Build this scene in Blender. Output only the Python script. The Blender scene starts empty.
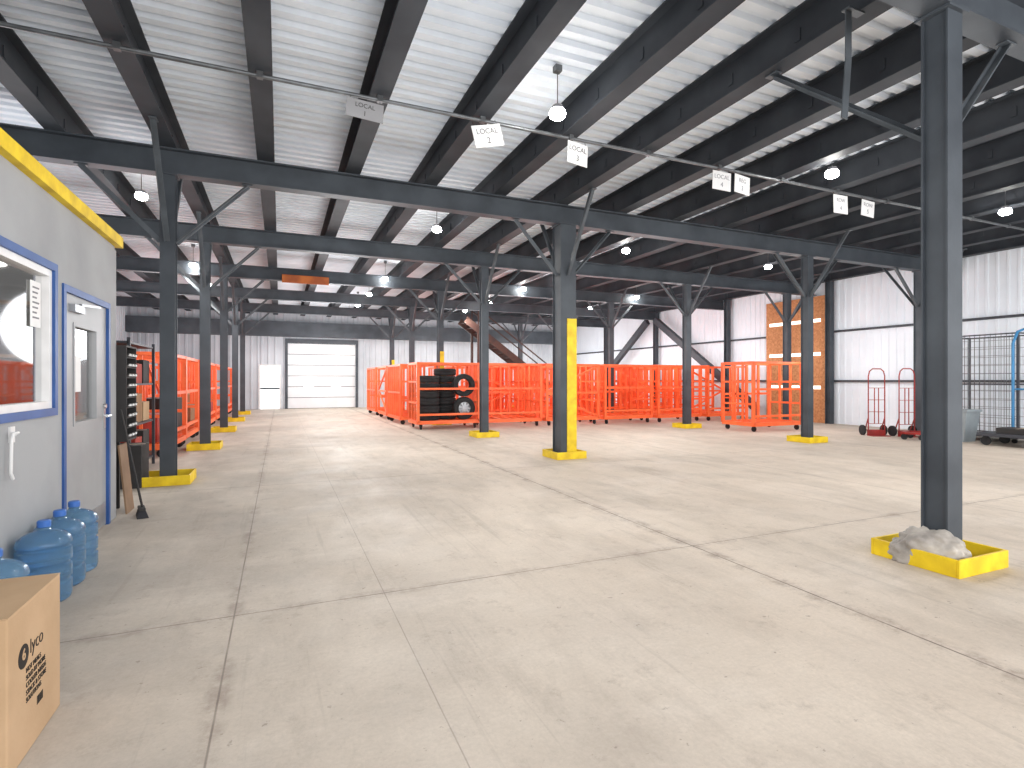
import bpy, math, random
from mathutils import Vector, Matrix, noise
random.seed(7)
S=bpy.context.scene; COL=S.collection
S.view_settings.view_transform='Standard'
PI=math.pi
# ------------------------------------------------------------------ materials
def nodes(name):
    m=bpy.data.materials.new(name); m.use_nodes=True
    nt=m.node_tree; b=nt.nodes['Principled BSDF']; return m,nt,b
def mat(name,c1,c2=None,scale=3,rough=.6,metal=0,bump=0,bscale=40,detail=5,spec=.4,lo=.35,hi=.65):
    m,nt,b=nodes(name); N=nt.nodes; L=nt.links
    b.inputs['Roughness'].default_value=rough; b.inputs['Metallic'].default_value=metal
    b.inputs['Specular IOR Level'].default_value=spec
    if c2 is None: c2=tuple(x*.82 for x in c1)
    tc=N.new('ShaderNodeTexCoord'); no=N.new('ShaderNodeTexNoise'); no.inputs['Scale'].default_value=scale; no.inputs['Detail'].default_value=detail
    L.new(tc.outputs['Object'],no.inputs['Vector'])
    r=N.new('ShaderNodeValToRGB'); r.color_ramp.elements[0].position=lo; r.color_ramp.elements[1].position=hi
    r.color_ramp.elements[0].color=(*c2,1); r.color_ramp.elements[1].color=(*c1,1)
    L.new(no.outputs['Fac'],r.inputs['Fac']); L.new(r.outputs['Color'],b.inputs['Base Color'])
    if bump:
        n2=N.new('ShaderNodeTexNoise'); n2.inputs['Scale'].default_value=bscale; L.new(tc.outputs['Object'],n2.inputs['Vector'])
        bp=N.new('ShaderNodeBump'); bp.inputs['Strength'].default_value=bump; bp.inputs['Distance'].default_value=.01
        L.new(n2.outputs['Fac'],bp.inputs['Height']); L.new(bp.outputs['Normal'],b.inputs['Normal'])
    return m
def emis(name,c,s):
    m,nt,b=nodes(name); b.inputs['Base Color'].default_value=(*c,1)
    b.inputs['Emission Color'].default_value=(*c,1); b.inputs['Emission Strength'].default_value=s; return m
M={}
M['steel']=mat('painted_steel_dark',(.070,.082,.096),(.046,.054,.065),2,.5,0,.05,spec=.3)
M['joist']=mat('joist_steel_dark',(.048,.054,.063),(.028,.032,.039),1.5,.6,spec=.2)
M['brace']=mat('brace_steel',(.10,.115,.13),(.065,.075,.085),3,.45)
M['deck']=mat('white_deck_metal',(.84,.89,.95),(.70,.75,.81),1.1,.7,0,spec=.15,detail=8)
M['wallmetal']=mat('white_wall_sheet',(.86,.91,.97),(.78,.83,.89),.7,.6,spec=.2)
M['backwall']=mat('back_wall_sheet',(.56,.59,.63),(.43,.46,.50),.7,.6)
M['girt']=mat('girt_dark',(.05,.053,.065),None,3,.5)
M['office']=mat('grey_office_wall',(.36,.37,.38),(.295,.305,.315),1.2,.8,0,.1,40,spec=.2)
M['blue']=mat('blue_frame_paint',(.03,.095,.30),(.02,.07,.23),4,.5)
M['white']=mat('white_frame',(.75,.75,.75),(.66,.66,.66),5,.4)
M['doorgrey']=mat('grey_door_paint',(.33,.34,.35),(.28,.29,.30),2,.5)
M['yellow']=mat('yellow_paint',(.86,.62,.015),(.66,.44,.01),6,.5,0,.1,30)
M['orange']=mat('orange_rack_paint',(1,.185,.055),(.92,.135,.035),4,.45)
M['rubber']=mat('black_rubber',(.02,.02,.022),(.012,.012,.013),8,.75)
M['chrome']=mat('bright_metal',(.6,.61,.62),(.45,.46,.47),6,.3,.9)
M['galv']=mat('galvanised',(.42,.43,.45),(.3,.31,.33),6,.4,.7)
M['pipe']=mat('conduit_metal',(.16,.17,.18),(.10,.105,.11),6,.4,.5)
M['card']=mat('cardboard',(.50,.34,.205),(.42,.28,.16),3,.85,0,.1,80)
M['card2']=mat('cardboard_dark',(.34,.2,.11),(.26,.15,.08),3,.85)
M['redbox']=mat('red_box',(.45,.05,.03),(.3,.03,.02),3,.7)
M['darkbox']=mat('dark_box',(.03,.028,.028),None,3,.7)
M['greybox']=mat('grey_bin',(.30,.34,.36),None,3,.5)
M['ink']=mat('black_ink',(.015,.012,.01),None,3,.8)
M['tape']=mat('packing_tape',(.6,.47,.33),None,3,.3)
M['paper']=mat('paper_white',(.80,.80,.80),(.74,.74,.74),2,.8)
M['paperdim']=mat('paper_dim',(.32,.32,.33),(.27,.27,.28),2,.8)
M['papergrey']=mat('paper_print',(.22,.22,.24),None,9,.8)
M['wood']=mat('plain_wood',(.27,.17,.10),(.19,.115,.065),3,.7)
M['red']=mat('red_truck_paint',(.38,.025,.02),(.22,.018,.015),5,.4)
M['cartblue']=mat('cart_blue',(.04,.22,.45),None,4,.4)
M['cap']=mat('blue_cap',(.05,.16,.5),None,4,.4)
M['lampwhite']=emis('lamp_lens',(1,.98,.93),90)
M['lamphouse']=mat('lamp_housing',(.3,.3,.32),None,4,.4)
M['daylight']=emis('daylit_pane',(1,.98,.95),4)
M['gap']=emis('daylit_gap',(1,.90,.80),1.6)
M['bright']=emis('daylit_door',(.95,.97,1),1.0)
M['garage']=mat('garage_door_panel',(.78,.79,.81),(.68,.69,.71),1,.5)
M['rust']=mat('rusty_steel',(.065,.028,.02),(.035,.018,.015),3,.7)
M['rustorange']=mat('rust_orange',(.45,.13,.03),(.28,.07,.02),3,.7)
M['bristle']=mat('dark_bristle',(.03,.03,.035),None,30,.9,0,.6,120)
M['inwall']=mat('office_inner_wall',(.30,.27,.24),(.22,.2,.18),1,.8)
M['hang']=mat('bag_grey',(.50,.46,.41),(.24,.22,.2),5,.45,0,.5,25)
def osb():
    m,nt,b=nodes('osb_board'); N=nt.nodes;L=nt.links
    tc=N.new('ShaderNodeTexCoord'); v=N.new('ShaderNodeTexVoronoi'); v.inputs['Scale'].default_value=18
    L.new(tc.outputs['Object'],v.inputs['Vector']); r=N.new('ShaderNodeValToRGB')
    r.color_ramp.elements[0].color=(.44,.18,.07,1); r.color_ramp.elements[1].color=(.60,.28,.12,1)
    s=N.new('ShaderNodeSeparateColor'); L.new(v.outputs['Color'],s.inputs[0]); L.new(s.outputs[0],r.inputs['Fac']); L.new(r.outputs['Color'],b.inputs['Base Color'])
    b.inputs['Roughness'].default_value=.8; return m
M['osb']=osb()
def glass(name,tint,refl):
    m=bpy.data.materials.new(name); m.use_nodes=True; nt=m.node_tree;N=nt.nodes;L=nt.links
    N.remove(N['Principled BSDF']); out=N['Material Output']
    t=N.new('ShaderNodeBsdfTransparent'); t.inputs[0].default_value=(*tint,1)
    g=N.new('ShaderNodeBsdfGlossy'); g.inputs['Roughness'].default_value=.04
    mx=N.new('ShaderNodeMixShader'); mx.inputs[0].default_value=refl; L.new(t.outputs[0],mx.inputs[1]); L.new(g.outputs[0],mx.inputs[2]); L.new(mx.outputs[0],out.inputs[0]); return m
M['glass']=glass('window_glass',(.92,.94,.95),.32)
def jugmat():
    m,nt,b=nodes('blue_jug_plastic'); N=nt.nodes; L=nt.links
    b.inputs['Roughness'].default_value=.12; b.inputs['Transmission Weight'].default_value=.7; b.inputs['IOR'].default_value=1.3
    tc=N.new('ShaderNodeTexCoord'); n=N.new('ShaderNodeTexNoise'); n.inputs['Scale'].default_value=4; L.new(tc.outputs['Object'],n.inputs['Vector'])
    r=N.new('ShaderNodeValToRGB'); r.color_ramp.elements[0].color=(.15,.33,.53,1); r.color_ramp.elements[1].color=(.32,.53,.74,1)
    L.new(n.outputs['Fac'],r.inputs['Fac']); L.new(r.outputs['Color'],b.inputs['Base Color']); return m
M['jug']=jugmat()
def floormat():
    m,nt,b=nodes('concrete_floor'); N=nt.nodes; L=nt.links
    b.inputs['Specular IOR Level'].default_value=.25
    tc=N.new('ShaderNodeTexCoord'); sep=N.new('ShaderNodeSeparateXYZ')
    nw=N.new('ShaderNodeTexNoise'); nw.inputs['Scale'].default_value=3; nw.inputs['Detail'].default_value=8; L.new(tc.outputs['Object'],nw.inputs['Vector'])
    def math_(op,a,bb=None,c=None,clamp=False):
        n=N.new('ShaderNodeMath'); n.operation=op; n.use_clamp=clamp
        for i,v in enumerate((a,bb,c)):
            if v is None: continue
            if isinstance(v,(int,float)): n.inputs[i].default_value=v
            else: L.new(v,n.inputs[i])
        return n.outputs[0]
    L.new(tc.outputs['Object'],sep.inputs[0])
    wob=math_('MULTIPLY',math_('SUBTRACT',nw.outputs['Fac'],.5),.004)
    X=math_('ADD',sep.outputs[0],wob); Y=math_('ADD',sep.outputs[1],wob)
    def rng(src,lo,hi,a,bv):
        n=N.new('ShaderNodeMapRange'); n.inputs[1].default_value=lo; n.inputs[2].default_value=hi; n.inputs[3].default_value=a; n.inputs[4].default_value=bv
        L.new(src,n.inputs[0]); return n.outputs[0]
    def line(src,c,w,s=1):
        return rng(math_('ABSOLUTE',math_('SUBTRACT',src,c)),w*.4,w,s,0)
    def noi(scale,detail=6,rough=.6,stretch=None,dist=0):
        n=N.new('ShaderNodeTexNoise'); n.inputs['Scale'].default_value=scale; n.inputs['Detail'].default_value=detail; n.inputs['Roughness'].default_value=rough; n.inputs['Distortion'].default_value=dist
        if stretch:
            mp=N.new('ShaderNodeMapping'); mp.inputs['Scale'].default_value=stretch; L.new(tc.outputs['Object'],mp.inputs[0]); L.new(mp.outputs[0],n.inputs['Vector'])
        else: L.new(tc.outputs['Object'],n.inputs['Vector'])
        return n.outputs['Fac']
    lines=None
    for src,c,w,s_ in ((X,-.25,.006,.75),(X,.63,.004,.5),(X,3.2,.009,1),(X,7.2,.012,.5),(X,11.2,.014,.5),(Y,3.6,.007,.8),(Y,7.9,.014,.5),(Y,12.1,.018,.45),(Y,16.4,.03,.45)):
        l=line(src,c,w,s_)
        lines=l if lines is None else math_('MAXIMUM',lines,l)
    def mix(f,a,bb):
        n=N.new('ShaderNodeMix'); n.data_type='RGBA'; L.new(f,n.inputs[0])
        for i,v in ((6,a),(7,bb)):
            if isinstance(v,tuple): n.inputs[i].default_value=(*v,1)
            else: L.new(v,n.inputs[i])
        return n.outputs[2]
    xg=rng(math_('ADD',sep.outputs[0],math_('MULTIPLY',math_('SUBTRACT',noi(.7),.5),3)),-1.2,3.2,0,1)
    base=mix(xg,(.42,.375,.325),(.60,.51,.42))
    base=mix(rng(noi(.5,8,.7),.40,.62,0,.55),base,(.72,.63,.53))
    base=mix(rng(noi(.9,10,.7,(1,.45,1),.4),.46,.64,0,.5),base,(.38,.325,.27))
    base=mix(rng(noi(2.2,10,.8,(1,.28,1)),.51,.67,0,.42),base,(.32,.27,.225))
    base=mix(rng(noi(1.7,8,.7,(.5,1,1)),.53,.68,0,.3),base,(.74,.665,.58))
    base=mix(rng(noi(4.5,10,.8),.55,.68,0,.4),base,(.26,.21,.175))
    base=mix(rng(noi(13,5,.7),.65,.69,0,.55),base,(.15,.12,.10))
    base=mix(rng(noi(28,4,.7),.68,.72,0,.5),base,(.14,.115,.10))
    base=mix(rng(noi(45,6,.85),.3,.7,.35,0),base,(.27,.235,.20))
    base=mix(rng(noi(7,4,.7,(1,.04,1)),.60,.66,0,.22),base,(.27,.23,.195))
    dj=None
    for src,c,w,s_ in ((X,3.2,.11,1),(Y,3.6,.08,.7),(X,-.25,.07,.7)):
        l=line(src,c,w,s_); dj=l if dj is None else math_('MAXIMUM',dj,l)
    base=mix(math_('MULTIPLY',dj,rng(noi(2.5,8,.8),.46,.64,0,.75)),base,(.20,.15,.12))
    base=mix(math_('MULTIPLY',lines,rng(noi(4),.3,.6,.45,.95)),base,(.12,.095,.08))
    L.new(base,b.inputs['Base Color'])
    L.new(rng(noi(1.4,6),.35,.65,.55,.8),b.inputs['Roughness'])
    bp=N.new('ShaderNodeBump'); bp.inputs['Strength'].default_value=.1; bp.inputs['Distance'].default_value=.006
    L.new(noi(22,6,.7),bp.inputs['Height']); L.new(bp.outputs['Normal'],b.inputs['Normal'])
    return m
M['floor']=floormat()
# ------------------------------------------------------------------ mesh builder
class MB:
    def __init__(s): s.v=[]; s.f=[]; s.sm=False
    def add(s,vs,fs):
        o=len(s.v); s.v+= [tuple(p) for p in vs]; s.f+=[tuple(i+o for i in f) for f in fs]; return s
    def box(s,x0,x1,y0,y1,z0,z1):
        return s.add([(x0,y0,z0),(x1,y0,z0),(x1,y1,z0),(x0,y1,z0),(x0,y0,z1),(x1,y0,z1),(x1,y1,z1),(x0,y1,z1)],
          [(0,3,2,1),(4,5,6,7),(0,1,5,4),(1,2,6,5),(2,3,7,6),(3,0,4,7)])
    def bar(s,a,b,w,h=None,up=(0,0,1)):
        a=Vector(a);b=Vector(b);h=h or w; d=(b-a).normalized(); u=Vector(up)
        if abs(d.dot(u))>.98: u=Vector((0,1,0)) if abs(d.y)<.9 else Vector((1,0,0))
        r=d.cross(u).normalized(); u=r.cross(d).normalized(); r*=w/2; u*=h/2
        return s.add([a-r-u,a+r-u,a+r+u,a-r+u,b-r-u,b+r-u,b+r+u,b-r+u],[(0,1,2,3),(7,6,5,4),(0,4,5,1),(1,5,6,2),(2,6,7,3),(3,7,4,0)])
    def tube(s,pts,r,n=8,cap=True):
        pts=[Vector(p) for p in pts]; o=len(s.v); pu=None
        for i,p in enumerate(pts):
            d=((pts[min(i+1,len(pts)-1)]-pts[max(i-1,0)])).normalized()
            u=pu if pu else (Vector((0,0,1)) if abs(d.z)<.9 else Vector((1,0,0)))
            rr=d.cross(u).normalized(); u=rr.cross(d).normalized(); pu=u
            for k in range(n):
                a=2*PI*k/n; s.v.append(tuple(p+rr*math.cos(a)*r+u*math.sin(a)*r))
        for i in range(len(pts)-1):
            for k in range(n):
                a=o+i*n+k; b=o+i*n+(k+1)%n; s.f.append((a,b,b+n,a+n))
        if cap:
            s.f.append(tuple(o+k for k in range(n))[::-1]); e=o+(len(pts)-1)*n; s.f.append(tuple(e+k for k in range(n)))
        s.sm=True; return s
    def lathe(s,prof,c=(0,0,0),axis='z',n=20,close=False):
        o=len(s.v); c=Vector(c)
        for (r,h) in prof:
            for k in range(n):
                a=2*PI*k/n; x,y=r*math.cos(a),r*math.sin(a)
                p={'z':Vector((x,y,h)),'x':Vector((h,x,y)),'y':Vector((x,h,y))}[axis]
                s.v.append(tuple(c+p))
        m=len(prof)
        for i in range(m if close else m-1):
            for k in range(n):
                a=o+i*n+k;b=o+i*n+(k+1)%n; j=(i+1)%m; s.f.append((a,b,o+j*n+(k+1)%n,o+j*n+k))
        if not close:
            s.f.append(tuple(o+k for k in range(n))[::-1]); e=o+(m-1)*n; s.f.append(tuple(e+k for k in range(n)))
        s.sm=True; return s
    def ibeam(s,a,b,w,h,t=.016):
        a=Vector(a);b=Vector(b);z=Vector((0,0,(h-t)/2))
        s.bar(a+z,b+z,w,t); s.bar(a-z,b-z,w,t); s.bar(a,b,t,h-2*t); return s
    def build(s,name,m,parent=None,bevel=0,loc=None):
        me=bpy.data.meshes.new(name); me.from_pydata(s.v,[],s.f); me.update()
        import bmesh
        bm=bmesh.new(); bm.from_mesh(me); bmesh.ops.recalc_face_normals(bm,faces=bm.faces); bm.to_mesh(me); bm.free()
        if s.sm:
            for p in me.polygons: p.use_smooth=True
            try: me.set_sharp_from_angle(angle=math.radians(35))
            except Exception: pass
        me.materials.append(M[m] if isinstance(m,str) else m)
        o=bpy.data.objects.new(name,me); COL.objects.link(o)
        if parent: o.parent=parent
        if loc: o.location=loc
        if bevel:
            b=o.modifiers.new('b','BEVEL'); b.width=bevel; b.segments=2; b.limit_method='ANGLE'
        return o
def tag(o,label,cat,group=None):
    o['label']=label; o['category']=cat
    if group: o['group']=group
    return o
def thing(name,label,cat,loc=(0,0,0),rz=0,group=None):
    o=bpy.data.objects.new(name,None); COL.objects.link(o); o.location=loc; o.rotation_euler=(0,0,rz); o.empty_display_size=.2
    return tag(o,label,cat,group)
def struct(o): o['kind']='structure'; return o
def dup(root,loc,rz,label,group=None):
    r=root.copy(); COL.objects.link(r); r.location=loc; r.rotation_euler=(0,0,rz); r['label']=label
    if group: r['group']=group
    for ch in list(root.children):
        c=ch.copy(); COL.objects.link(c); c.parent=r
        for g in list(ch.children):
            d=g.copy(); COL.objects.link(d); d.parent=c
    return r
def text(name,body,size,m,parent,loc,rot,ax='CENTER',sx=1,ext=.001,bold=.0015):
    cu=bpy.data.curves.new(name,'FONT'); cu.body=body; cu.size=size; cu.align_x=ax; cu.align_y='CENTER'; cu.extrude=ext; cu.offset=bold
    t=bpy.data.objects.new('tmp_text',cu); COL.objects.link(t)
    bpy.context.view_layer.update()
    me=bpy.data.meshes.new_from_object(t.evaluated_get(bpy.context.evaluated_depsgraph_get()))
    bpy.data.objects.remove(t); me.materials.clear(); me.materials.append(M[m])
    o=bpy.data.objects.new(name,me); COL.objects.link(o); o.parent=parent; o.location=loc; o.rotation_euler=rot; o.scale=(sx,1,1); return o
ORD=['first','second','third','fourth','fifth','sixth','seventh','eighth','ninth','tenth','eleventh','twelfth','thirteenth','fourteenth','fifteenth','sixteenth','seventeenth','eighteenth','nineteenth','twentieth']
# ------------------------------------------------------------------ shell
XW0,XW1,Y0,YE=-6.2,16.4,-3.5,28.6
GB,GT=4.2,4.55      # girder
JT=4.97             # joist top = deck bottom
struct(MB().box(XW0-.1,XW1+.2,Y0,YE+.2,-.2,0).build('floor','floor'))
def ribs(a0,a1,pitch,depth,fr=.35):
    pts=[];a=a0
    while a<a1:
        pts+=[(a,0),(a+pitch*(.5-fr/2-.08),0),(a+pitch*(.5-fr/2),depth),(a+pitch*(.5+fr/2),depth),(a+pitch*(.5+fr/2+.08),0)]; a+=pitch
    pts.append((a1,0)); return [p for p in pts if p[0]<=a1]
def sheet(profile,fn,l0,l1):
    mb=MB(); vs=[fn(a,h,l0) for a,h in profile]+[fn(a,h,l1) for a,h in profile]; n=len(profile)
    mb.add(vs,[(i,i+1,n+i+1,n+i) for i in range(n-1)]); return mb
struct(sheet(ribs(Y0,YE,.21,.055,.40),lambda a,h,l:(l,a,JT+.0+h),XW0,XW1).build('ceiling','deck'))
struct(sheet(ribs(Y0,YE,.22,.016,.25),lambda a,h,l:(XW1-h,a,l),0,JT+.07).build('wall_right','wallmetal'))
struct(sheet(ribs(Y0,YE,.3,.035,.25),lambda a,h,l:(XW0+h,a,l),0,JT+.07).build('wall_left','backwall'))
GX0,GX1,GH=.35,3.55,3.2
DX0,DX1,DH=-.95,.05,2.15
bw=MB()
for x0,x1,z0 in ((XW0,DX0,0),(DX0,DX1,DH),(DX1,GX0,0),(GX0,GX1,GH),(GX1,XW1,0)):
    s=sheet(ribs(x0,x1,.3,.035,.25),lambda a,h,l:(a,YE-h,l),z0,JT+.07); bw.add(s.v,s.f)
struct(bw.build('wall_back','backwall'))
struct(MB().box(XW0+.05,XW1-.6,YE-.5,YE-.3,3.5,4.2).box(XW0+.05,XW1-.6,YE-.3,YE-.06,3.5,3.56).build('trim_2','steel'))
g=struct(thing('door_2','tall pale sectional overhead door in the far end wall','door',((GX0+GX1)/2,YE+.05,0)))
for k in range(6):
    z=GH/6*k; MB().box(-1.6,1.6,-.03,.03,z+.012,z+GH/6-.012).build('door_panel','garage',g,.008)
MB().box(-1.6,1.6,.02,.05,0,GH).build('backing','girt',g)
for sx in(-1,1): MB().box(sx*1.66-.06,sx*1.66+.06,-.15,-.03,0,GH+.1).build('track','steel',g)
MB().box(-1.72,1.72,-.16,-.03,GH,GH+.22).build('header','steel',g)
for sx in(-.65,.65): MB().box(sx-.2,sx+.2,-.045,-.03,1.0,1.22).build('window_pane','daylight',g)
d3=struct(thing('door_3','bright daylit glazed door left of the overhead door','door',((DX0+DX1)/2,YE+.03,0)))
MB().box(-.5,-.42,-.06,.04,0,DH).box(.42,.5,-.06,.04,0,DH).box(-.42,.42,-.06,.04,DH-.08,DH).build('frame','white',d3)
MB().box(-.42,.42,-.02,.02,0,DH-.08).build('door_leaf','bright',d3)
MB().box(-.42,.42,-.04,-.02,.95,1.03).build('push_bar','steel',d3)
for nm,z,l in (('upper',2.95,'upper dark girt running along the white right wall'),('lower',1.37,'lower dark girt running along the white right wall at waist height')):
    tag(MB().bar((XW1-.075,Y0,z),(XW1-.075,YE-.1,z),.1,.06).build('wall_girt','girt'),l,'girt','girts on the right wall')
for i,y in enumerate((4.0,11.9,16.2,20.6,24.8)):
    tag(MB().box(-.09,.09,-.09,-.075,0,JT-.02).box(-.09,.09,.075,.09,0,JT-.02).box(-.008,.008,-.075,.075,0,JT-.02).build('wall_post','steel',None,0,(XW1-.25,y,0)),
      'dark steel post against the white right wall, %s from the near end'%ORD[i],'column','posts along the right wall')
for (ya,za,yb,zb,l) in ((14.6,.4,20.3,4.15,'dark diagonal wall brace falling toward the plywood panel'),(26.2,.4,20.9,4.15,'dark diagonal wall brace falling away to the far corner of the right wall')):
    tag(MB().bar((XW1-.5,ya,za),(XW1-.5,yb,zb),.2,.26).bar((XW1-.5,ya,0.0),(XW1-.5,ya,za+.1),.2,.2).build('wall_brace','girt'),l,'brace','braces on the right wall')
pp=thing('plywood_panel','orange brown strand board panel fixed to the white right wall','panel',(XW1-.19,13.25,0))
MB().box(0,.03,-1.15,1.15,.0,4.15).build('board','osb',pp)
for z in(1.1,2.2,3.3): MB().box(-.012,0,-1.0,1.0,z,z+.11).build('daylit_gap','gap',pp)
GY=[2.5,8.65,12.6,16.6,20.6,24.6]
for i,y in enumerate(GY):
    tag(MB().ibeam((XW0+.05,y,(GB+GT)/2),(XW1-.05,y,(GB+GT)/2),.2,GT-GB,.02).build('cross_girder','steel'),
      'dark steel girder spanning the width over the columns, %s from the camera'%ORD[i],'beam','cross girders')
JX=[-1.4+1.21*k for k in range(-3,6)]+[4.65+1.27*k for k in range(1,10)]
for i,x in enumerate(JX):
    if x<-1.5: l='dark roof joist left of the left column row, %s from it'%ORD[2-i]
    elif abs(x+1.4)<.01: l='dark roof joist running straight over the left column row'
    elif x<4.6: l='dark roof joist between left and middle column rows, %s from the left row'%ORD[i-4]
    elif x<4.7: l='dark roof joist running straight over the middle column row'
    elif x<10.9: l='dark roof joist right of the middle column row, %s from it'%ORD[i-9]
    elif x<11.1: l='dark roof joist running straight over the right column row'
    else: l='dark roof joist beyond the right column row toward the white wall, %s from it'%ORD[i-14]
    mb=MB().ibeam((x,Y0,(GT+JT)/2),(x,YE-.1,(GT+JT)/2),.22,JT-GT,.018)
    for k in range(12):
        y=2.9+k*.85
        for s in(-1,1): mb.box(x+s*.008-.012,x+s*.008+.012,y-.03,y+.03,4.7,4.82)
    tag(mb.build('roof_joist','joist'),l,'beam','roof joists')
# ------------------------------------------------------------------ columns
ALLB=((1,0,.98),(-1,0,.98),(0,1,.98),(0,-1,.98))
def column(name,x,y,label,group,w=.18,yellow=0,tray=True,traylab=None,tsize=.295,toff=(0,0),braces=ALLB):
    c=thing(name,label,'column',(x,y,0),0,group)
    h=w/2; t=.014
    MB().box(-h,h,-h,-h+t,.02,GB).box(-h,h,h-t,h,.02,GB).box(-t/2,t/2,-h+t,h-t,.02,GB).box(h-.03,h-.022,-h+t,h-t,.02,GB).box(-h+.022,-h+.03,-h+t,h-t,.02,GB).build('shaft','steel',c)
    MB().box(-h-.04,h+.04,-h-.04,h+.04,0,.02).build('base_plate','steel',c)
    MB().box(-h-.03,h+.03,-h-.03,h+.03,GB-.02,GB-.0005).build('cap_plate','steel',c)
    for dx,dy,ln in braces:
        zt=GB if dx else GT
        a=Vector((dx*h,dy*h,3.28)); b=Vector((dx*ln,dy*ln,zt-.01)); d=(b-a).normalized()
        n=Vector((dy,dx,0)).normalized()
        mb=MB().bar(a,b,.065,.01,up=n.cross(d)).bar(a+n*.03,b+n*.03,.01,.065,up=n.cross(d))
        mb.bar(b-Vector((dx,dy,0))*.08,b+Vector((dx,dy,0))*.06,.08,.012)
        mb.build('knee_brace','brace',c)
    if yellow:
        MB().box(-.03,h+.012,-h-.012,h+.012,.03,yellow).build('yellow_guard','yellow',c,.006)
    if tray:
        T=tsize; hh=.13
        tr=thing('column_tray',traylab,'tray',(x+toff[0],y+toff[1],0),0,'yellow trays around the column feet')
        MB().box(-T,T,-T,-T+.02,0,hh).box(-T,T,T-.02,T,0,hh).box(-T,-T+.02,-T+.02,T-.02,0,hh).box(T-.02,T,-T+.02,T-.02,0,hh).build('rim','yellow',tr,.004)
    return c
rowsn={'left':-1.4,'middle':4.65,'right':11.0}
near={'left':'beside the grey office','middle':'in the centre of the hall','right':'nearer the white wall'}
for rn,x in rowsn.items():
    for i,y in enumerate(GY[1:]):
        yl=2.5 if (rn=='middle' and i==0) else (2.3 if rn=='middle' and i in(2,4) else 0)
        lab='dark steel column, %s back in the %s row %s'%(ORD[i],rn,near[rn])
        if yl: lab='dark steel column with yellow painted guard, %s back in the middle row'%ORD[i]
        big=(rn=='middle' and i==0)
        column('steel_column',x+(.09 if big else 0),y,lab,'steel columns with knee braces',yellow=yl,w=.31 if big else .18,
               traylab='yellow steel tray around the foot of the %s column back in the %s row'%(ORD[i],rn))
column('steel_column',4.67,2.52,'large foreground steel column at the right, nearest the camera','steel columns with knee braces',w=.185,
   traylab='large yellow tray holding a crumpled plastic bag at the foreground column foot',tsize=.31,toff=(.02,.04),braces=((1,0,.9),(0,1,1.55)))
for i,y in enumerate((8.65,12.6)):
    column('steel_column',15.1,y,['dark steel column behind the red hand trucks near the white wall','dark steel column in front of the plywood panel'][i],'steel columns with knee braces',tray=False)
tag(MB().bar((4.44,3.1,GT+.0),(4.44,3.1,4.12),.07,.012,up=(0,1,0)).bar((4.44,3.1,4.13),(4.36,3.08,3.6),.07,.012,up=(0,1,0)).bar((4.40,3.1,GT-.006),(4.6,3.1,GT-.006),.07,.012).build('hanging_strap','brace'),
    'bent flat steel strap hanging from a joist left of the foreground column','strap')
def blob(name,loc,sx,sy,sz,m,seed,lab,cat):
    import bmesh
    bm=bmesh.new(); bmesh.ops.create_icosphere(bm,subdivisions=5,radius=1)
    for v in bm.verts:
        n=noise.noise(v.co*1.6+Vector((seed,0,0)))*.22+abs(noise.noise(v.co*3.2+Vector((0,seed,0))))*.28+abs(noise.noise(v.co*8+Vector((0,seed,2))))*.06
        v.co*=(1+n); v.co.x*=sx; v.co.y*=sy; v.co.z*=sz
        if v.co.z<-sz*.55: v.co.z=-sz*.55
    me=bpy.data.meshes.new(name); bm.to_mesh(me); bm.free(); me.materials.append(M[m])
    for p in me.polygons: p.use_smooth=True
    o=bpy.data.objects.new(name,me); COL.objects.link(o); o.location=(loc[0],loc[1],loc[2]+sz*.55); return tag(o,lab,cat)
blob('plastic_bag',(4.50,2.50,0.0),.22,.095,.17,'hang',5,'crumpled grey plastic sack lying in the large foreground yellow tray','bag').rotation_euler=(0,0,math.radians(-66))
# ------------------------------------------------------------------ office
OX=-1.54; OE=6.68; OH=2.72
WY0,WY1,WZ0,WZ1=3.55,5.04,1.14,2.257
DY0,DY1,DZ=5.18,6.42,2.145
wt=.12
ow=MB()
for y0,y1,z0,z1 in ((Y0+1.5,WY0,0,OH),(WY0,WY1,0,WZ0),(WY0,WY1,WZ1,OH),(WY1,DY0,0,OH),(DY0,DY1,DZ,OH),(DY1,OE,0,OH)):
    ow.box(OX-wt,OX,y0,y1,z0,z1)
struct(ow.build('wall_office_front','office'))
struct(MB().box(XW0+.1,OX-wt,OE-.12,OE,0,OH).build('wall_office_end','office'))
struct(MB().box(XW0+.1,OX-.01,Y0+1.5,OE-.01,OH,OH+.06).build('ceiling_office','office'))
struct(MB().box(-4.6,-4.5,Y0+1.5,OE-.13,0,OH).build('wall_office_inner','inwall'))
struct(MB().box(OX-.06,OX+.05,Y0+1.5,OE+.05,OH+.04,OH+.145).build('trim_1','yellow'))
tag(MB().box(OX-.45,OX-.1,3.9,6.9,OH+.06,OH+.16).build('roof_rail','steel'),'dark flat rail lying on the office roof behind the yellow trim','rail')
w=struct(thing('window_1','office window with bright blue frame','window',(OX,(WY0+WY1)/2,0)))
hy=(WY1-WY0)/2
def frame(mb,x0,x1,y0,y1,z0,z1,t):
    return mb.box(x0,x1,y0,y0+t,z0,z1).box(x0,x1,y1-t,y1,z0,z1).box(x0,x1,y0+t,y1-t,z0,z0+t).box(x0,x1,y0+t,y1-t,z1-t,z1)
def quad(x,y0,y1,z0,z1): return MB().add([(x,y0,z0),(x,y1,z0),(x,y1,z1),(x,y0,z1)],[(0,1,2,3)])
frame(MB(),-.1,.02,-hy,hy,WZ0,WZ1,.055).build('frame','blue',w)
frame(MB(),-.08,.0,-hy+.055,hy-.055,WZ0+.055,WZ1-.055,.05).build('sash','white',w)
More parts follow.
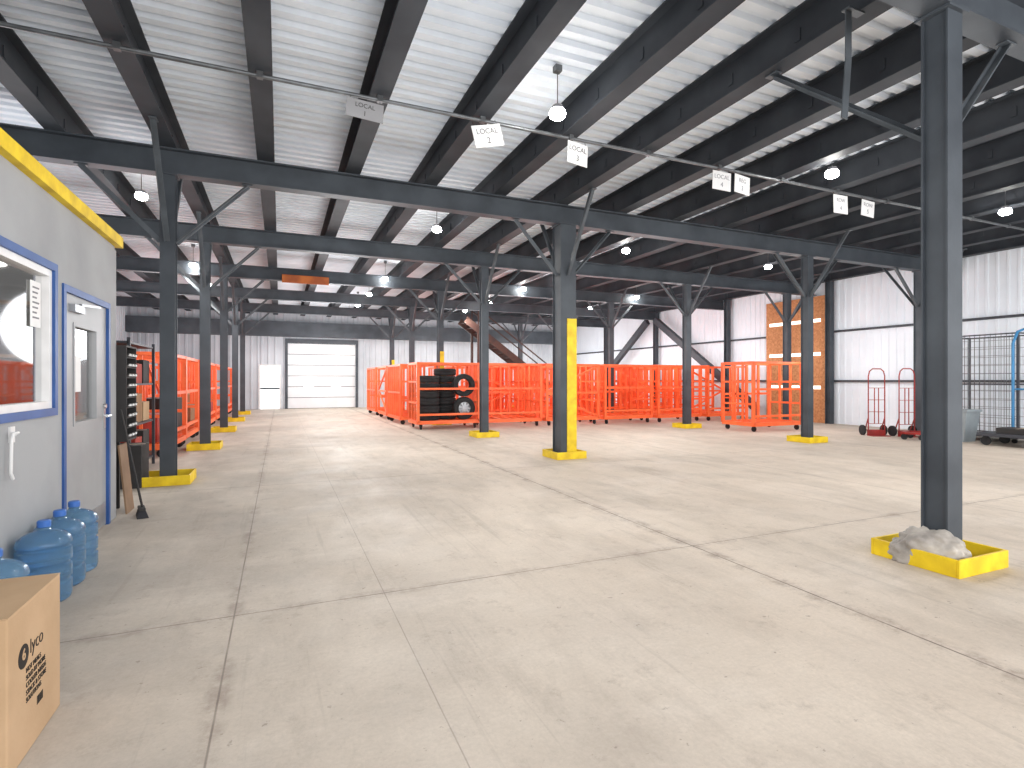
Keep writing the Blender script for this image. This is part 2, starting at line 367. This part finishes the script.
quad(-.045,-hy+.105,hy-.105,WZ0+.105,WZ1-.105).build('pane','glass',w)
nt_=thing('paper_notice','white printed notice taped inside the office window','paper',(OX-.035,4.80,1.93))
MB().box(-.002,.002,-.085,.085,-.16,.16).build('sheet','paper',nt_)
pm=MB()
for k in range(7): pm.box(.002,.003,-.055,.055-.02*(k%3),.11-.035*k,.122-.035*k)
pm.build('printed_lines','papergrey',nt_)
d=struct(thing('door_1','grey office door with blue frame and narrow window','door',(OX,(DY0+DY1)/2,0)))
hd=(DY1-DY0)/2
MB().box(-.1,.015,-hd,-hd+.055,0,DZ).box(-.1,.015,hd-.055,hd,0,DZ).box(-.1,.015,-hd+.055,hd-.055,DZ-.055,DZ).build('frame','blue',d)
a0,a1=-hd+.055,hd-.055; lw0,lw1,lz0,lz1=-.34,.28,1.02,1.87
lf=MB().box(-.06,-.01,a0,lw0,.01,DZ-.055).box(-.06,-.01,lw1,a1,.01,DZ-.055).box(-.06,-.01,lw0,lw1,.01,lz0).box(-.06,-.01,lw0,lw1,lz1,DZ-.055).build('door_leaf','doorgrey',d)
frame(MB(),-.06,-.003,lw0,lw1,lz0,lz1,.03).build('window_trim','doorgrey',lf)
quad(-.04,lw0+.03,lw1-.03,lz0+.03,lz1-.03).build('door_pane','glass',lf)
MB().box(-.034,-.030,lw0+.1,lw0+.26,1.3,1.6).build('taped_paper','paper',lf)
MB().box(-.01,.0,a1-.1,a1-.04,.94,1.14).tube([(-.01,a1-.07,1.06),(.045,a1-.07,1.06),(.045,a1-.2,1.06)],.011).lathe([(.022,-.015),(.026,0),(.022,.012)],(0,a1-.07,1.15),'x',14).build('door_handle','chrome',lf)
MB().box(-.01,.035,a0+.12,a0+.36,1.95,2.01).bar((.02,a0+.3,2.02),(.05,a0+.7,2.05),.02).build('door_closer','galv',lf)
MB().box(-.01,-.006,a0+.03,a1-.03,.03,.23).build('kick_plate','galv',lf)
b=thing('wall_hook','white bent metal bracket hanging below the office window','bracket',(OX,4.27,.95))
MB().tube([(.01,.05,.1),(.03,.07,.12),(.03,.0,.12),(.03,-.02,.08),(.03,-.03,-.12),(.03,.0,-.16)],.009).build('hook','white',b)
MB().box(0,.012,.02,.08,.06,.16).build('mount','white',b)
cbn=thing('cabinet','wooden cabinet seen through the office window','cabinet',(-4.22,4.3,0))
MB().box(-.25,.22,-.42,.42,.05,1.9).box(-.22,.2,-.4,.4,0,.05).build('body','wood',cbn,.01)
for q in(-1,1): MB().box(.22,.24,.01 if q>0 else -.4,.4 if q>0 else -.01,.08,1.87).build('door','wood',cbn,.004)
bsh=thing('bookcase','brown open bookcase against the office end wall, seen through the window','bookcase',(-2.6,6.35,0))
for q in(-.6,.6): MB().box(q-.02,q+.02,-.15,.15,0,2.1).build('side','wood',bsh)
for z in(.1,.6,1.1,1.6,2.08): MB().box(-.58,.58,-.15,.15,z,z+.03).build('shelf','wood',bsh)
MB().box(-.58,.58,.14,.15,0,2.1).build('back','darkbox',bsh)
# black bin rack, board, broom
r=thing('bin_rack','tall narrow black rack of stacked bins beyond the office door','rack',(OX+.02,6.93,0))
MB().box(-.12,-.1,-.21,.21,.76,1.76).box(-.1,.06,-.21,-.195,.76,1.76).box(-.1,.06,.195,.21,.76,1.76).box(-.1,.06,-.195,.195,1.74,1.76).box(-.1,.06,-.195,.195,.76,.78).build('casing','darkbox',r)
for q in(-.19,.19): MB().box(-.12,-.09,q-.02,q+.02,0,.76).build('leg','darkbox',r)
for k in range(9):
    z=.79+k*.105
    bn=MB().box(-.095,.06,-.19,.19,z,z+.008).add([(.05,-.19,z+.008),(.05,.19,z+.008),(.08,.19,z+.05),(.08,-.19,z+.05),(.04,-.19,z+.008),(.04,.19,z+.008),(.07,.19,z+.05),(.07,-.19,z+.05)],[(0,1,2,3),(7,6,5,4),(0,3,7,4),(1,5,6,2),(3,2,6,7),(0,4,5,1)]).build('bin','darkbox',r)
    for j in range(3): MB().box(.066,.082,-.15+j*.12,-.11+j*.12,z+.02,z+.042).build('bin_label','paper',bn)
bd=MB().add([(0,-.15,0),(.015,-.15,0),(.015,.15,0),(0,.15,0),(-.07,-.15,.72),(-.055,-.15,.72),(-.055,.15,.72),(-.07,.15,.72)],[(0,3,2,1),(4,5,6,7),(0,1,5,4),(1,2,6,5),(2,3,7,6),(3,0,4,7)]).build('wooden_board','wood',None,0,(OX+.06,6.92,0))
tag(bd,'bare brown wooden board leaning below the black bin rack','board')
bs=thing('broom','long handled dark push broom leaning beside the office corner','broom',(-1.3,6.6,0),.25)
MB().tube([(0,.0,.1),(-.18,.0,1.1)],.011).build('handle','darkbox',bs)
MB().box(-.035,.025,-.10,.10,.07,.10).build('head','darkbox',bs,.008)
MB().add([(-.03,-.09,.08),(.02,-.09,.08),(.02,.09,.08),(-.03,.09,.08),(-.05,-.12,0),(.05,-.12,0),(.05,.12,0),(-.05,.12,0)],[(0,1,2,3),(7,6,5,4),(0,4,5,1),(1,5,6,2),(2,6,7,3),(3,7,4,0)]).build('bristles','bristle',bs)
# water jugs
def jug():
    j=thing('water_jug','','water jug',(0,0,0),0,'blue water jugs against the office wall')
    pr=[(.0,.012),(.09,.012),(.115,0),(.128,.012),(.134,.04)]
    z=.05
    for k in range(3):
        pr+=[(.134,z),(.134,z+.07),(.122,z+.08),(.122,z+.09),(.134,z+.10)]; z+=.105
    pr+=[(.134,.375),(.126,.40),(.10,.425),(.06,.445),(.036,.452),(.030,.46),(.030,.478)]
    pr=[(a*1.06,b) for a,b in pr]
    MB().lathe(pr,n=28).build('bottle','jug',j)
    MB().lathe([(.033,.470),(.036,.474),(.036,.505),(.03,.512),(.008,.513)],n=20).build('cap','cap',j)
    return j
J0=jug()
spots=[(-1.38,3.68,'blue water jug nearest the cardboard box, only its shoulder showing above it'),(-1.375,4.32,'largest looking blue water jug, directly behind the cardboard box'),
       (-1.385,4.62,'blue water jug, third along the wall from the cardboard box'),(-1.39,4.92,'farthest blue water jug, closest to the office door')]
for i,(x,y,l) in enumerate(spots):
    if i==0: J0.location=(x,y,0); J0['label']=l
    else: dup(J0,(x,y,0),i*1.1,l)
# cardboard box
cx=thing('cardboard_box','brown cardboard carton with black printed lettering in the near left corner','box',(-1.11,2.665,0))
H=.57
MB().box(-.24,.24,-.245,.245,0,H-.004).build('carton','card',cx,.006)
MB().box(-.24,-.003,-.245,.245,H-.004,H).box(.003,.24,-.245,.245,H-.004,H).build('top_flap','card',cx)
MB().box(-.03,.03,-.246,.246,H,H+.001).box(-.03,.03,.245,.2465,H-.08,H).box(-.03,.03,-.2465,-.245,H-.08,H).build('tape','tape',cx)
R=(PI/2,0,PI/2)
MB().lathe([(.044,.240),(.044,.241)],(0,-.12,.38),'x',28).build('logo_disc','ink',cx)
text('logo_letter','6',.058,'card',cx,(.2418,-.12,.385),R,bold=.0005)
text('lettering','lyco',.08,'ink',cx,(.241,-.066,.388),R,'LEFT',sx=.95,bold=-.0012)
for k,t in enumerate(('HOT MEALS','SOLD BY MORE','COOLER NEEDS','STACK & STORE','SOLUTIONS')): text('lettering',t,.027,'ink',cx,(.241,-.10,.315-.028*k),R,'LEFT',sx=.95,bold=0)
bc=MB()
for k in range(10): bc.box(.24,.241,.0+k*.006,.0+k*.006+.002+.002*((k*7)%3)/2,.135,.168)
bc.build('barcode','ink',cx)
MB().box(-.17,-.05,-.2,-.08,H,H+.0015).build('shipping_label','paper',cx)
# ------------------------------------------------------------------ conduit + signs
co=thing('ceiling_conduit','thin conduit crossing under the joists and carrying the hanging signs','pipe',(0,6.1,4.51))
MB().tube([(XW0+.1,0,0),(XW1-.1,0,0)],.022,10).build('pipe','pipe',co)
for x in JX: MB().box(x-.03,x+.03,-.03,.03,-.026,.04).build('clamp','pipe',co)
c2=thing('ceiling_conduit','silver conduit running lengthwise between the left roof joists','pipe',(-.12,0,4.62))
MB().tube([(0,6.1,0),(0,YE-.6,0)],.014,8).build('pipe','galv',c2)
sg=[(.86,.40,.20,3,'LOCAL','1','dim grey paper sign reading LOCAL 1, leftmost on the conduit'),(2.25,.37,.26,-14,'LOCAL','2','white paper sign reading LOCAL 2 on the conduit, tilted'),
    (3.53,.32,.28,3,'LOCAL','3','white sign on the conduit right of the LOCAL 2 sign'),(5.95,.33,.27,2,'LOCAL','4','left sign of the touching pair in the middle of the conduit'),(6.35,.33,.27,3,'REG','3','right sign of the touching pair in the middle of the conduit'),
    (8.5,.36,.3,-2,'ROW','4','white sign on the right of the conduit, left of the last one'),(9.2,.3,.27,5,'ROW','5','rightmost small white sign on the conduit')]
for i,(x,wd,ht,tl,t1,t2,lb) in enumerate(sg):
    s=thing('hanging_sign',lb,'sign',(x,6.07,4.48),0,'paper signs hanging from the conduit'); s.rotation_euler=(0,math.radians(tl),math.radians(random.uniform(-4,14)))
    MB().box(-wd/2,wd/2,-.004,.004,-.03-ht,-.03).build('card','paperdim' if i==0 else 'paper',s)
    for q in(-1,1): MB().tube([(q*wd*.4,0,-.04),(q*wd*.4,.03,.03)],.003,5).build('tie','ink',s)
    k1=min(1,ht/.26)
    text('lettering',t1,.088*k1,'ink' if i<3 else 'papergrey',s,(0,-.0055,-.03-ht*.3),(PI/2,0,0),bold=-.0008)
    text('lettering',t2,.10*k1,'ink' if i<3 else 'papergrey',s,(0,-.0055,-.03-ht*.72),(PI/2,0,0),bold=-.0005)
# ------------------------------------------------------------------ lamps
def lamp():
    l=thing('ceiling_lamp','','lamp',(0,0,0),0,'round high bay lamps')
    MB().lathe([(.03,.11),(.055,.10),(.075,.07),(.08,.05)][::-1],n=24).build('housing','lamphouse',l)
    MB().lathe([(.075,.05),(.092,.025),(.095,.0),(.08,-.035),(.045,-.05),(.01,-.055)],n=24).build('lens','lampwhite',l)
    MB().tube([(0,0,.10),(0,0,JT-4.42)],.006).box(-.04,.04,-.04,.04,JT-4.49,JT-4.42).build('hanger','pipe',l)
    return l
L0=None; XL=[2.9,7.45,12.0]; YL=[5.45,10.6,16.4,19.6,22.6,25.6]
for j,y in enumerate(YL):
    for i,x in enumerate(([-2.1] if j in(1,2,3) else [])+XL):
        nm={-2.1:'far left line',2.9:'left line',7.45:'middle line',12.0:'right line'}[x]
        lab='glowing round high bay lamp, %s back in the %s'%(ORD[j-(1 if x<0 else 0)],nm)
        loc=(x,y,4.42)
        if L0 is None: L0=lamp(); L0.location=loc; L0['label']=lab
        else: dup(L0,loc,0,lab)
        ld=bpy.data.lights.new('high_bay','SPOT'); ld.energy=105 if y<18 else 140; ld.color=(1,.955,.895); ld.shadow_soft_size=.15; ld.spot_size=math.radians(172); ld.spot_blend=.4
        lo=bpy.data.objects.new('high_bay_light',ld); COL.objects.link(lo); lo.location=(x,y,4.2)
# ------------------------------------------------------------------ racks
def caster(mb,x,y):
    mb.lathe([(.02,-.025),(.07,-.022),(.075,0),(.07,.022),(.02,.025)],(x,y,.075),'x',14)
def rack_root(label,group,var=0):
    r=thing('stillage_rack',label,'rack',(0,0,0),0,group)
    W,D,Hh=.9,.55,1.9; t=.075
    mb=MB()
    for y in(-D,D): mb.bar((-W,y,.2),(W,y,.2),t,.1)
    for x in(-W,W): mb.bar((x,-D,.2),(x,D,.2),t,.1)
    for k in range(5): mb.bar((-W+.3*(k+1),-D,.22),(-W+.3*(k+1),D,.22),.08,.03)
    mb.build('base_frame','orange',r)
    for x in(-W,W):
        for y in(-D,D): MB().bar((x,y,.2),(x,y,Hh),t).build('post','orange',r)
        e=MB().bar((x,-D,Hh-.03),(x,D,Hh-.03),t*.9).bar((x,-D,.75),(x,D,.75),t*.7).bar((x,-D,1.35),(x,D,1.35),t*.7)
        for q in(-.18,.18): e.bar((x,q,.24),(x,q,Hh-.05),.05)
        e.build('end_panel','orange',r)
    b=MB().bar((-W,D,Hh-.03),(W,D,Hh-.03),t*.9).bar((-W,D,1.0),(W,D,1.0),t*.8)
    if var==1:
        for q in range(5): b.bar((-W+.3*(q+1),D,.22),(-W+.3*(q+1),D,Hh-.05),.055)
    if var==0:
        for q in range(3): b.bar((-W+.45*(q+1),D,.22),(-W+.45*(q+1),D,Hh-.05),.06)
    if var==2: b.bar((-W,D,.25),(W,D,1.0),t*.7).bar((W,D,1.05),(-W,D,Hh-.05),t*.7)
    b.build('back_panel','orange',r)
    f=MB().bar((-W,-D,.42),(W,-D,.42),t*.8)
    if var!=2: f.bar((-W,-D,1.15),(W,-D,1.15),t*.8).bar((-W,-D,Hh-.03),(W,-D,Hh-.03),t*.8)
    f.build('front_rail','orange',r)
    for x in(-W+.1,W-.1):
        for y in(-D+.08,D-.08):
            c=MB(); caster(c,x,y); c.bar((x-.035,y,.075),(x-.035,y,.165),.006,.06).bar((x+.035,y,.075),(x+.035,y,.165),.006,.06).build('caster','rubber',r)
    return r
protos=[None,None,None]
def rack(x,y,rz,label,group,var):
    rz+=random.uniform(-.03,.03)
    if protos[var] is None:
        protos[var]=rack_root(label,group,var); protos[var].location=(x,y,0); protos[var].rotation_euler.z=rz; return protos[var]
    return dup(protos[var],(x,y,0),rz,label,group)
rn=['front','second','third','fourth','back']
for j,y in enumerate((15.5,16.9,18.2,19.5,20.8)):
    n=0
    for i in range(6):
        x=4.45+1.97*i+(.12*(j%2) if i else 0)
        if i==0 and j: continue
        yy=y-(.12*i if j==0 else 0.05*i)
        if j==0 and i==0: lab='orange wheeled rack loaded with tires at the left end of the front row'
        else: lab='orange wheeled steel rack, %s from the left in the %s row'%(ORD[n],rn[j])
        n+=1
        rack(x,yy,0 if (i==0 and j==0) else random.choice((0,PI)),lab,'orange wheeled racks in the central block',(i+j)%3 if not(i==0 and j==0) else 0)
rack(12.55,11.3,0,'lone orange wheeled rack standing in front of the block, by the plywood panel','orange wheeled racks in the central block',0)
for i,y in enumerate((17.8,20.0,22.6)):
    rack(4.0,y,PI/2,'orange wheeled rack behind the tire rack beside the middle columns, %s in that line'%ORD[i],'orange wheeled racks by the far middle columns',(1,2,0)[i])
for i in range(8):
    rack(-2.42,12.3+2.0*i,PI/2,'orange wheeled rack left of the left column row, %s from the camera'%ORD[i],'orange wheeled racks along the left side',i%3)
for i in range(6):
    rack(-4.4,12.8+2.3*i,PI/2,'orange wheeled rack in the rear line against the left wall, %s from the camera'%ORD[i],'orange wheeled racks against the left wall',(i+1)%3)
def tyre(rim,label,group):
    t=thing('tire',label,'tire',(0,0,0),0,group)
    MB().lathe([(.19,-.09),(.25,-.105),(.31,-.10),(.33,-.07),(.335,-.02),(.325,0),(.335,.02),(.33,.07),(.31,.10),(.25,.105),(.19,.09),(.18,0)],axis='z',n=32,close=True).build('rubber','rubber',t)
    if rim:
        m=MB().lathe([(.19,-.08),(.185,.06),(.175,.06),(.17,-.07)],n=24,close=True)
        for k in range(9):
            a=k*PI/4.5; m.bar((.03*math.cos(a),.03*math.sin(a),.05),(.18*math.cos(a),.18*math.sin(a),.04),.05,.02)
        m.lathe([(.045,.03),(.045,.065)],n=16).lathe([(.175,-.02),(.175,-.01)],n=24).build('rim','galv',t)
    return t
T0=None
for k in range(6):
    lab='black tire in the front flat stack of the tire rack, %s from the bottom'%ORD[k]
    if T0 is None: T0=tyre(False,lab,'stacked tires in the orange rack'); T0.location=(3.93,15.33,.24+.105)
    else: dup(T0,(3.93,15.33+random.uniform(-.01,.01),.345+.215*k),0,lab)
for k in range(7):
    dup(T0,(4.54,15.69,.345+.215*k),0,'black tire in the rear flat stack of the tire rack, %s from bottom'%ORD[k],'tires in the rear stack of the tire rack')
T1=tyre(True,'upright tire with silver rim on the floor of the tire rack',None); T1.location=(4.95,15.13,.575); T1.rotation_euler=(PI/2,0,.05)
t=dup(T0,(4.95,15.15,1.25),0,'bare tire balanced upright above the silver rimmed tire','upright tires in the orange rack'); t.rotation_euler=(PI/2,0,-.03)
def simplebox(name,x,y,z,w,dp,h,m,label,cat='box',group=None):
    b=thing(name,label,cat,(x,y,z),0,group)
    MB().box(-w/2,w/2,-dp/2,dp/2,0,h).build('body',m,b,.006)
    MB().box(-w/2,w/2,-.025,.025,h,h+.002).build('tape','tape',b)
    return b
adj=['cardboard','dark red','black','brown']
mm=['card','redbox','darkbox','card2']
sh=thing('shelving_unit','dark open shelving unit with boxes behind the first left column','shelf',(-2.25,9.9,0))
for x in(-.3,.3):
    for y in(-.8,.8): MB().box(x-.02,x+.02,y-.02,y+.02,0,2.0).build('upright','girt',sh)
SZ=(.12,.72,1.32,1.92)
for z in SZ: MB().box(-.3,.3,-.82,.82,z,z+.03).build('shelf','girt',sh)
for k,z in enumerate(SZ[:3]):
    for q in range(3):
        i=(k*2+q)%4
        simplebox('box',-2.22,9.9-.52+q*.52,z+.03,.45,.42,.3+.07*((k+q)%3),mm[i],'%s box on the %s shelf up, %s from the camera'%(adj[i],ORD[k],ORD[q]),'box','boxes on the dark shelving')
simplebox('box',-1.85,8.55,0,.4,.45,.55,'darkbox','black box on the floor beside the first left column')
for i in range(5):
    simplebox('crate',-2.42,12.3+2.0*i,.25,.7,1.2,.5+.25*(i%2),mm[(i+1)%4],'%s crate standing in the %s left side orange rack'%(adj[(i+1)%4],ORD[i]),'crate','crates in the left side racks')
tag(MB().box(0.05,1.3,16.44,16.49,4.14,4.36).build('orange_panel','rustorange'),'rusty orange panel fixed to a cross girder far down the left aisle','panel')
st=thing('metal_stair','dark rusty steel stair rising behind the orange racks','stair',(0,23.4,0))
A=Vector((7.6,0,4.1)); B=Vector((13.2,0,.1))
for y in(-.45,.45):
    MB().bar(A+Vector((0,y,0)),B+Vector((0,y,0)),.06,.3).build('stringer','rust',st)
    MB().bar(A+Vector((.4,y,.65)),B+Vector((0,y,.95)),.05).bar(B+Vector((0,y,0)),B+Vector((0,y,.95)),.05).bar(A+Vector((.6,y,-.4)),A+Vector((.6,y,.5)),.05).build('handrail','rust',st)
for k in range(18):
    p=A.lerp(B,(k+.5)/18); MB().box(p.x-.14,p.x+.14,-.42,.42,p.z-.015,p.z+.015).build('tread','rust',st)
for y in(-.45,.45): MB().bar((8.2,y,0),(8.2,y,3.7),.1).build('support_leg','rust',st)
# ------------------------------------------------------------------ hand trucks
def handtruck(label):
    h=thing('hand_truck',label,'hand truck',(0,0,0),0,'red hand trucks')
    MB().tube([(-.2,.0,.1),(-.2,0,1.5),(-.17,0,1.62),(-.1,0,1.68),(.1,0,1.68),(.17,0,1.62),(.2,0,1.5),(.2,0,.1)],.014,8).build('frame','red',h)
    cr=MB()
    for z in(.3,.6,.9,1.2): cr.bar((-.2,0,z),(.2,0,z),.03,.012)
    cr.bar((-.05,0,.3),(-.05,0,1.2),.016).bar((.05,0,.3),(.05,0,1.2),.016).build('crossbar','red',h)
    MB().box(-.22,.22,-.22,.02,.0,.012).box(-.22,.22,.0,.02,.012,.14).build('toe_plate','red',h)
    MB().tube([(-.24,.14,.13),(.24,.14,.13)],.012).bar((-.2,0,.45),(-.2,.14,.13),.02).bar((.2,0,.45),(.2,.14,.13),.02).build('axle','red',h)
    for s in(-1,1): MB().lathe([(.03,-.03),(.09,-.03),(.13,-.02),(.13,.02),(.09,.03),(.03,.03)],(s*.26,.14,.13),'x',20).build('wheel','rubber',h)
    return h
h1=handtruck('red hand truck standing upright left of its twin by the white wall'); h1.location=(13.8,8.9,0); h1.rotation_euler=(0,0,-.45)
dup(h1,(14.25,8.45,0),-.35,'red hand truck at the right, nearer the wire cage')
dl=thing('floor_dolly','small red floor dolly with black wheels beside the hand trucks','dolly',(13.75,7.95,0),.3)
MB().bar((-.3,-.2,.16),(.3,-.2,.16),.06,.05).bar((-.3,.2,.16),(.3,.2,.16),.06,.05).bar((-.27,-.2,.16),(-.27,.2,.16),.06,.05).bar((.27,-.2,.16),(.27,.2,.16),.06,.05).build('frame','red',dl)
for x in(-.24,.24):
    for y in(-.17,.17):
        MB().lathe([(.02,-.03),(.065,-.03),(.07,0),(.065,.03),(.02,.03)],(x,y,.07),'x',14).build('wheel','rubber',dl)
cg=thing('wire_cage','tall grey wire mesh cage trolley against the white right wall','cage',(15.3,7.2,0),0)
W,D,Hh=.5,.7,2.45
for x in(-W,W):
    for y in(-D,D): MB().bar((x,y,.12),(x,y,Hh),.04).build('post','girt',cg)
fr=MB()
for z in(.15,Hh-.02,1.3):
    fr.bar((-W,-D,z),(W,-D,z),.03).bar((-W,D,z),(W,D,z),.03).bar((-W,-D,z),(-W,D,z),.03).bar((W,-D,z),(W,D,z),.03)
fr.build('frame','girt',cg)
wm=MB()
for k in range(1,14): y=-D+k*.1; wm.bar((-W,y,.15),(-W,y,Hh),.008).bar((W,y,.15),(W,y,Hh),.008)
for k in range(1,10): x=-W+k*.1; wm.bar((x,D,.15),(x,D,Hh),.008)
for k in range(1,12): z=.15+k*.2; wm.bar((-W,-D,z),(-W,D,z),.008).bar((W,-D,z),(W,D,z),.008).bar((-W,D,z),(W,D,z),.008)
wm.build('wire_mesh','pipe',cg)
MB().box(-W,W,-D,D,.1,.14).build('base','galv',cg)
for x in(-.4,.4):
    for y in(-.6,.6): MB().lathe([(.02,-.02),(.05,-.02),(.05,.02),(.02,.02)],(x,y,.05),'x',12).build('caster','rubber',cg)
gb=thing('storage_bin','grey plastic bin standing beside the wire cage behind the platform cart','bin',(14.38,7.45,.0))
MB().add([(-.22,-.26,0),(.22,-.26,0),(.22,.26,0),(-.22,.26,0),(-.28,-.34,.72),(.28,-.34,.72),(.28,.34,.72),(-.28,.34,.72)],[(0,3,2,1),(0,1,5,4),(1,2,6,5),(2,3,7,6),(3,0,4,7)]).build('body','greybox',gb)
MB().box(-.3,.3,-.36,-.33,.68,.73).box(-.3,.3,.33,.36,.68,.73).box(-.3,-.27,-.33,.33,.68,.73).box(.27,.3,-.33,.33,.68,.73).build('rim','greybox',gb)
pc=thing('platform_cart','dark platform cart with a tall blue hoop handle at the right edge','cart',(14.3,6.05,0),.0)
MB().box(-.45,.45,-.75,.75,.2,.27).build('platform','girt',pc,.01)
MB().tube([(.42,-.5,.25),(.42,-.5,2.2),(.42,-.42,2.45),(.42,-.25,2.52),(.42,.25,2.52),(.42,.42,2.45),(.42,.5,2.2),(.42,.5,.25)],.028,10).tube([(.42,-.5,1.2),(.42,.5,1.2)],.02).build('hoop_handle','cartblue',pc)
for x in(-.36,.36):
    for y in(-.62,.62): MB().lathe([(.02,-.03),(.09,-.03),(.1,0),(.09,.03),(.02,.03)],(x,y,.1),'x',14).bar((x-.04,y,.1),(x-.04,y,.2),.008,.06).bar((x+.04,y,.1),(x+.04,y,.2),.008,.06).build('caster','rubber',pc)
simplebox('carton',14.2,6.15,.27,.5,.7,.12,'darkbox','flat dark carton lying on the platform cart')
# ------------------------------------------------------------------ lighting
Wd=bpy.data.worlds.new('world'); S.world=Wd; Wd.use_nodes=True
bg=Wd.node_tree.nodes['Background']; bg.inputs[0].default_value=(.98,.98,1,1); bg.inputs[1].default_value=1.7
def area(name,loc,rot,sx,sy,e,c=(1,1,1)):
    l=bpy.data.lights.new(name,'AREA'); l.shape='RECTANGLE'; l.size=sx; l.size_y=sy; l.energy=e; l.color=c
    o=bpy.data.objects.new(name,l); COL.objects.link(o); o.location=loc; o.rotation_euler=rot; return o
area('rear_fill',(5,-3.3,2.2),(PI/2,0,0),18,4,700,(1,.98,.97))  # added area fill behind the camera, brightening deck and floor
FL=[(x,y,e,z) for x in(1.7,7.8,13.3) for y,e,z in((4.5,105,2.3),(10.6,130,2.3),(15.8,170,2.6),(20.5,190,2.7),(25.3,190,2.7))]+[(-3.4,9.0,110,3.2),(-3.4,14,110,2.7),(-3.4,19,120,2.7),(-3.6,24.5,120,2.7),(.6,1.2,60,2.3),(1.2,26.4,50,2.0)]
for x,y,e,z in FL:
    l=bpy.data.lights.new('fill_light','POINT'); l.energy=e; l.color=(.96,.98,1); l.shadow_soft_size=.9  # added soft fill points without fixtures, brightening deck and bays
    o=bpy.data.objects.new('fill_light',l); COL.objects.link(o); o.location=(x,y,z)
o=bpy.data.lights.new('office_fill','POINT'); o.energy=45; o.color=(1,.93,.85); o.shadow_soft_size=.1  # added point fill without a fixture, brightening the office interior
oo=bpy.data.objects.new('office_fill',o); COL.objects.link(oo); oo.location=(-3,4.6,2.4)
# ------------------------------------------------------------------ camera
cd=bpy.data.cameras.new('cam'); cam=bpy.data.objects.new('cam',cd); COL.objects.link(cam)
F=541; cd.sensor_width=36; cd.lens=F/1024*36; cd.shift_y=-4/1024; cd.clip_start=.05
cam.location=(0,0,1.4); cam.rotation_euler=(PI/2,0,-math.atan(232/F)); S.camera=cam
